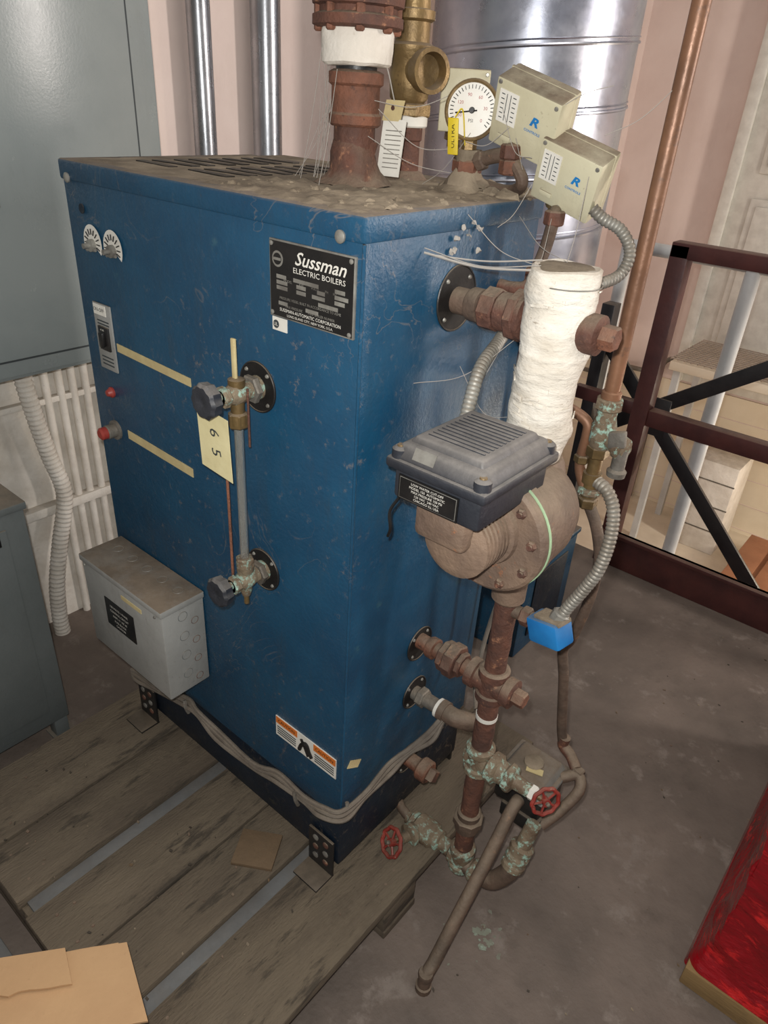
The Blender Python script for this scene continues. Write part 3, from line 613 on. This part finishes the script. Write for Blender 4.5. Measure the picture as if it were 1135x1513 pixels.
# ---------------------------------------------------------------- left side
s=B("electrical_panel");s.box((-1.135,-.75,.757),(-.955,.42,2.2),panelg,.004);s.box((-.957,-.34,.765),(-.949,.414,2.19),panelg,.003);s.box((-.957,-.74,.765),(-.949,-.35,2.19),panelg,.003)
s.box((-.9494,-.024,.796),(-.9484,.364,2.1),seam);s.box((-.95,-.02,.80),(-.9462,.36,2.096),panelg,.002)
s.box((-.9475,.03,1.085),(-.943,.055,1.135),silver,.001);s.box((-.9435,.036,1.092),(-.941,.049,1.128),black,.001);s.lathe((-.942,.042,1.11),X,[(0,.004),(.006,.003)],silver,12)
for z in(.86,1.5): s.box((-.949,.36,z),(-.944,.376,z+.07),panelg,.002)
s.done()
for yy_,r in((.64,.027),(.84,.037)):
    s=B("steel_conduit");s.cyl((-1.09,yy_,0),(-1.09,yy_,2.6),r,emt,28)
    for z in(.5,1.62): s.lathe((-1.09,yy_,z),Z,[(0,r+.004),(.04,r+.004)],emt,28);s.box((-1.136,yy_-r-.03,z+.01),(-1.09,yy_+r+.03,z+.03),emt)
    s.done()
s=B("painted_conduits")
for y in(.155,.19,.222,.255,.29,.325): s.cyl((-1.122,y,.0),(-1.122,y,.757),.0095,white,12)
s.box((-1.136,-.1,.335),(-1.108,.42,.36),white,.002);s.box((-1.136,-.1,.62),(-1.118,.42,.635),white,.002)
s.tube([(-1.09,.09,.757),(-1.09,.095,.69),(-1.09,.105,.6),(-1.09,.12,.5),(-1.085,.135,.42),(-1.085,.13,.36),(-1.085,.10,.26),(-1.08,.07,.15),(-1.08,.06,.05),(-1.08,.06,0)],.020,white,16,corr=.012)
s.done()
s=B("gray_metal_cabinet");s.box((-1.10,-.62,.05),(-.742,-.10,.592),cabg,.003);s.box((-1.105,-.625,.59),(-.737,-.095,.606),cabg,.003);s.box((-.744,-.55,.09),(-.7385,-.14,.56),cabg,.002)
for x in(-1.09,-.775):
    for y in(-.61,-.135): s.box((x,y,0),(x+.03,y+.03,.055),cabg,.001);s.box((x-.008,y-.008,0),(x+.042,y+.042,.004),cabg)
s.obox((-.738,-.19,.55),(0,.035,0),(0,0,.02),(.002,0,0),black,.001);s.done()
# ---------------------------------------------------------------- cardboard
s=B("cardboard_box")
a=V((-.106,-.348,.235));e1=V((-.62,-.785,0)).normalized();e2=V((.80,-.28,0)).normalized()
L1=.32
def panel(o,u,v,th,m,wob=True):
    u,v=V(u),V(v);n=u.cross(v).normalized();nu,nv=18,10;vs=[];fs=[]
    for sd in(0,1):
        for j_ in range(nv+1):
            for i in range(nu+1):
                q=V(o)+u*i/nu+v*j_/nv+n*(th*sd)
                q+=n*noise.noise(q*6)*.006
                if wob and j_==nv: q+=v.normalized()*noise.noise(V((i*.9,3,7)))*.006
                vs.append(q)
    o2=(nu+1)*(nv+1)
    for j_ in range(nv):
        for i in range(nu):
            k=j_*(nu+1)+i;fs.append((k,k+1,k+nu+2,k+nu+1));fs.append((o2+k,o2+k+nu+1,o2+k+nu+2,o2+k+1))
    for i in range(nu):
        fs.append((i,o2+i,o2+i+1,i+1));k=nv*(nu+1)+i;fs.append((k,k+1,o2+k+1,o2+k))
    for j_ in range(nv):
        k=j_*(nu+1);fs.append((k,k+nu+1,o2+k+nu+1,o2+k));k+=nu;fs.append((k,o2+k,o2+k+nu+1,k+nu+1))
    s.add(vs,fs,m)
H_=.132
panel(a-Z*H_,e1*L1,Z*H_,.004,card);panel(a-Z*H_,e2*.11,Z*H_,.004,card);panel(a-Z*H_+e2*.11,e1*L1,Z*H_,.004,card);panel(a-Z*H_+e1*L1,e2*.11,Z*H_,.004,card)
panel(a+V((.010,.008,.004)),e1*L1,e2*.115-Z*.004,.004,card);panel(a+e1*.07+V((0,0,.010)),e1*(L1-.08),e2*.055,.004,card)
s.done()
# ---------------------------------------------------------------- shrink wrapped load
s=B("shrink_wrapped_pallet_load")
rx0,ry0=.526,.313
s.box((rx0,ry0,0),(1.3,ry0+.035,.045),woodl,.002);s.box((.56,ry0+.32,0),(1.3,ry0+.41,.03),woodl,.002);s.box((.56,ry0+.6,0),(1.3,ry0+.70,.03),woodl,.002);s.box((.55,ry0+.01,.028),(1.28,ry0+.70,.045),woodl,.002)
def wrap(x0,y0,x1,y1,z0,z1,rad,m,amp=.012,nz_=80):
    per=[];cs=((x1-rad,y0+rad,-90),(x1-rad,y1-rad,0),(x0+rad,y1-rad,90),(x0+rad,y0+rad,180))
    for i,(cx_,cy_,a0) in enumerate(cs):
        for k in range(9):
            an=math.radians(a0+90*k/8);per.append((V((cx_+rad*math.cos(an),cy_+rad*math.sin(an),0)),V((math.cos(an),math.sin(an),0))))
        nx_=cs[(i+1)%4];an=math.radians(a0+90);p0=per[-1][0];an2=V((math.cos(an),math.sin(an),0));p1=V((nx_[0]+rad*math.cos(math.radians(nx_[2])),nx_[1]+rad*math.sin(math.radians(nx_[2])),0))
        for k in range(1,40): per.append((p0.lerp(p1,k/40),an2))
    n=len(per);vs=[];fs=[]
    for j_ in range(nz_+1):
        z=z0+(z1-z0)*j_/nz_
        for (p,nn) in per:
            r_=noise.noise(V((p.x*6+p.y*4,z*9+p.x*12,p.y*3)));f_=noise.noise(V((p.x*12,p.y*12,z*26+p.x*34)))
            vs.append(p+Z*z-nn*(amp*(.6+1.4*abs(r_))+amp*.45*f_+amp*.9*abs(math.sin(z*9+p.y*3+p.x*2)))*min(1,.1+(z-z0)/.05))
    for j_ in range(nz_):
        for i in range(n): i2=(i+1)%n;fs.append((j_*n+i,j_*n+i2,(j_+1)*n+i2,(j_+1)*n+i))
    fs.append([nz_*n+i for i in range(n)]);fs.append([i for i in range(n)][::-1]);s.add(vs,fs,m)
wrap(rx0-.004,ry0+.001,1.28,ry0+.72,.046,.62,.03,redwrap,.014)
wrap(rx0-.006,ry0+.034,.60,ry0+.70,.001,.047,.01,redwrap,.003,8)
s.done()
# ---------------------------------------------------------------- duct
s=B("spiral_duct");R_=.268
dc=V((-.662,1.397,0))
s.lathe(dc,Z,[(.0,R_),(2.7,R_)],galv,96)
hp=[]
for i in range(int(2.7/.145*48)):
    a_=2*math.pi*i/48;hp.append(dc+V((math.cos(a_)*(R_+.001),math.sin(a_)*(R_+.001),i*.145/48)))
s.tube(hp,.0042,galv,6,False);s.tube([p_+Z*.012 for p_ in hp],.0022,galv,5,False);s.done()
# ---------------------------------------------------------------- railing
s=B("guard_railing")
s.box((-.19,1.45,0),(-.14,1.5,1.01),maroon,.003);s.box((-.19,1.45,.975),(2.2,1.5,1.015),maroon,.003);s.box((-.14,1.455,.50),(2.2,1.495,.55),maroon,.003);s.box((-.385,1.46,.52),(-.19,1.49,.56),maroon,.003)
s.box((-.20,1.455,.0),(2.2,1.47,.125),maroon,.002);s.box((-.20,1.44,.112),(2.2,1.47,.125),maroon,.002);s.box((.9,1.45,0),(.95,1.5,1.0),maroon,.003)
s.done()
s=B("cross_brace")
def bar(a,b_,wd,th,m):
    a,b_=V(a),V(b_);u=(b_-a)/2;n=Y*th;v=u.cross(Y).normalized()*wd;s.obox((a+b_)/2,u,v,n,m,.001)
bar((-.385,1.56,.72),(.30,1.56,.03),.022,.006,blks);bar((-.385,1.575,.36),(.42,1.575,.94),.022,.006,blks);s.box((-.19,1.552,.44),(-.11,1.558,.56),blks,.001);s.box((-.385,1.54,-.6),(-.345,1.59,.8),blks,.002);s.box((.40,1.54,-.6),(.45,1.59,.97),blks,.002);s.done()
s=B("white_pipe_railing");s.cyl((-.39,1.66,.955),(2.2,1.66,.955),.019,whiterail,16);s.cyl((-.02,1.66,-.6),(-.02,1.66,.955),.022,whiterail,16);s.cyl((-.39,1.66,-.6),(-.39,1.66,.955),.02,whiterail,16);s.cyl((.9,1.66,-.6),(.9,1.66,.955),.02,whiterail,16);s.done()
s=B("wire_mesh_shelf");s.box((-.50,2.7,.30),(.9,3.12,.34),warm,.004)
for k in range(47): s.cyl((-.50+k*.03,2.7,.352),(-.50+k*.03,3.12,.352),.003,meshm,6)
for k in range(15): s.cyl((-.50,2.7+k*.03,.356),(.9,2.7+k*.03,.356),.003,meshm,6)
for x in(-.48,.86): s.box((x,2.72,-.6),(x+.03,2.75,.3),whiterail);s.box((x,3.06,-.6),(x+.03,3.09,.3),whiterail)
s.done()
s=B("wall_conduit");s.tube([(-1.1,3.16,.12),(-.8,3.16,.12),(-.7,3.16,.14),(-.66,3.16,.2),(-.62,3.16,.22),(-.55,3.16,.22)],.012,greyp,10);s.tube([(-1.1,3.16,.04),(-.75,3.16,.04),(-.68,3.16,.0),(-.67,3.16,-.1),(-.67,3.16,-.6)],.012,greyp,10);s.done()
s=B("block_pier");s.box((-.30,2.85,-.6),(-.10,3.1,-.12),white,.004)
for k in range(3): s.box((-.302,2.848,-.48+.13*k),(-.098,2.851,-.474+.13*k),greyp)
s.done()
s=B("wood_crate");s.box((.02,2.3,-.6),(.8,3.0,-.50),lowwd,.006)
for k in range(6): s.box((.02+k*.13,2.3,-.5),(.13+k*.13,3.0,-.485),lowwd,.003)
s.done()
# ---------------------------------------------------------------- lights
def light(nm,ty,loc,e,col=(1,1,1),rot=(0,0,0),**k):
    l=bpy.data.lights.new(nm,ty);l.energy=e;l.color=col
    for a_,v_ in k.items(): setattr(l,a_,v_)
    o=bpy.data.objects.new(nm,l);o.location=loc;o.rotation_euler=rot;bpy.context.collection.objects.link(o);return o
light("flash",'POINT',(.492,-.585,1.335),38,(1,.99,.96),shadow_soft_size=.008)
light("ceiling_lamp",'AREA',(.4,.6,2.7),12,(1,.94,.87),size=1.2)
light("lower_level_lamp",'POINT',(1.1,2.4,.1),28,(1,.88,.70),shadow_soft_size=.08)
o=light("back_room_lamp",'AREA',(2.3,1.9,1.6),44,(1,.91,.85),shape='RECTANGLE',size=.22,size_y=1.2)
o.rotation_euler=(V((-1,.6,1.2))-V(o.location)).to_track_quat('-Z','Y').to_euler()
wd=bpy.data.worlds.new("w");bpy.context.scene.world=wd;wd.use_nodes=True;bg=wd.node_tree.nodes["Background"];bg.inputs[0].default_value=(1,.94,.90,1);bg.inputs[1].default_value=.28
# ---------------------------------------------------------------- camera
cd=bpy.data.cameras.new("camera");co=bpy.data.objects.new("camera",cd);bpy.context.collection.objects.link(co)
co.location=(.5109,-.5807,1.3064);co.rotation_euler=(1.0437,-.0578,.7049)
cd.sensor_fit='VERTICAL';cd.sensor_height=24;cd.lens=1060.15*24/1513;cd.clip_start=.02
sc=bpy.context.scene;sc.camera=co
sc.view_settings.view_transform='Standard';sc.view_settings.look='None'
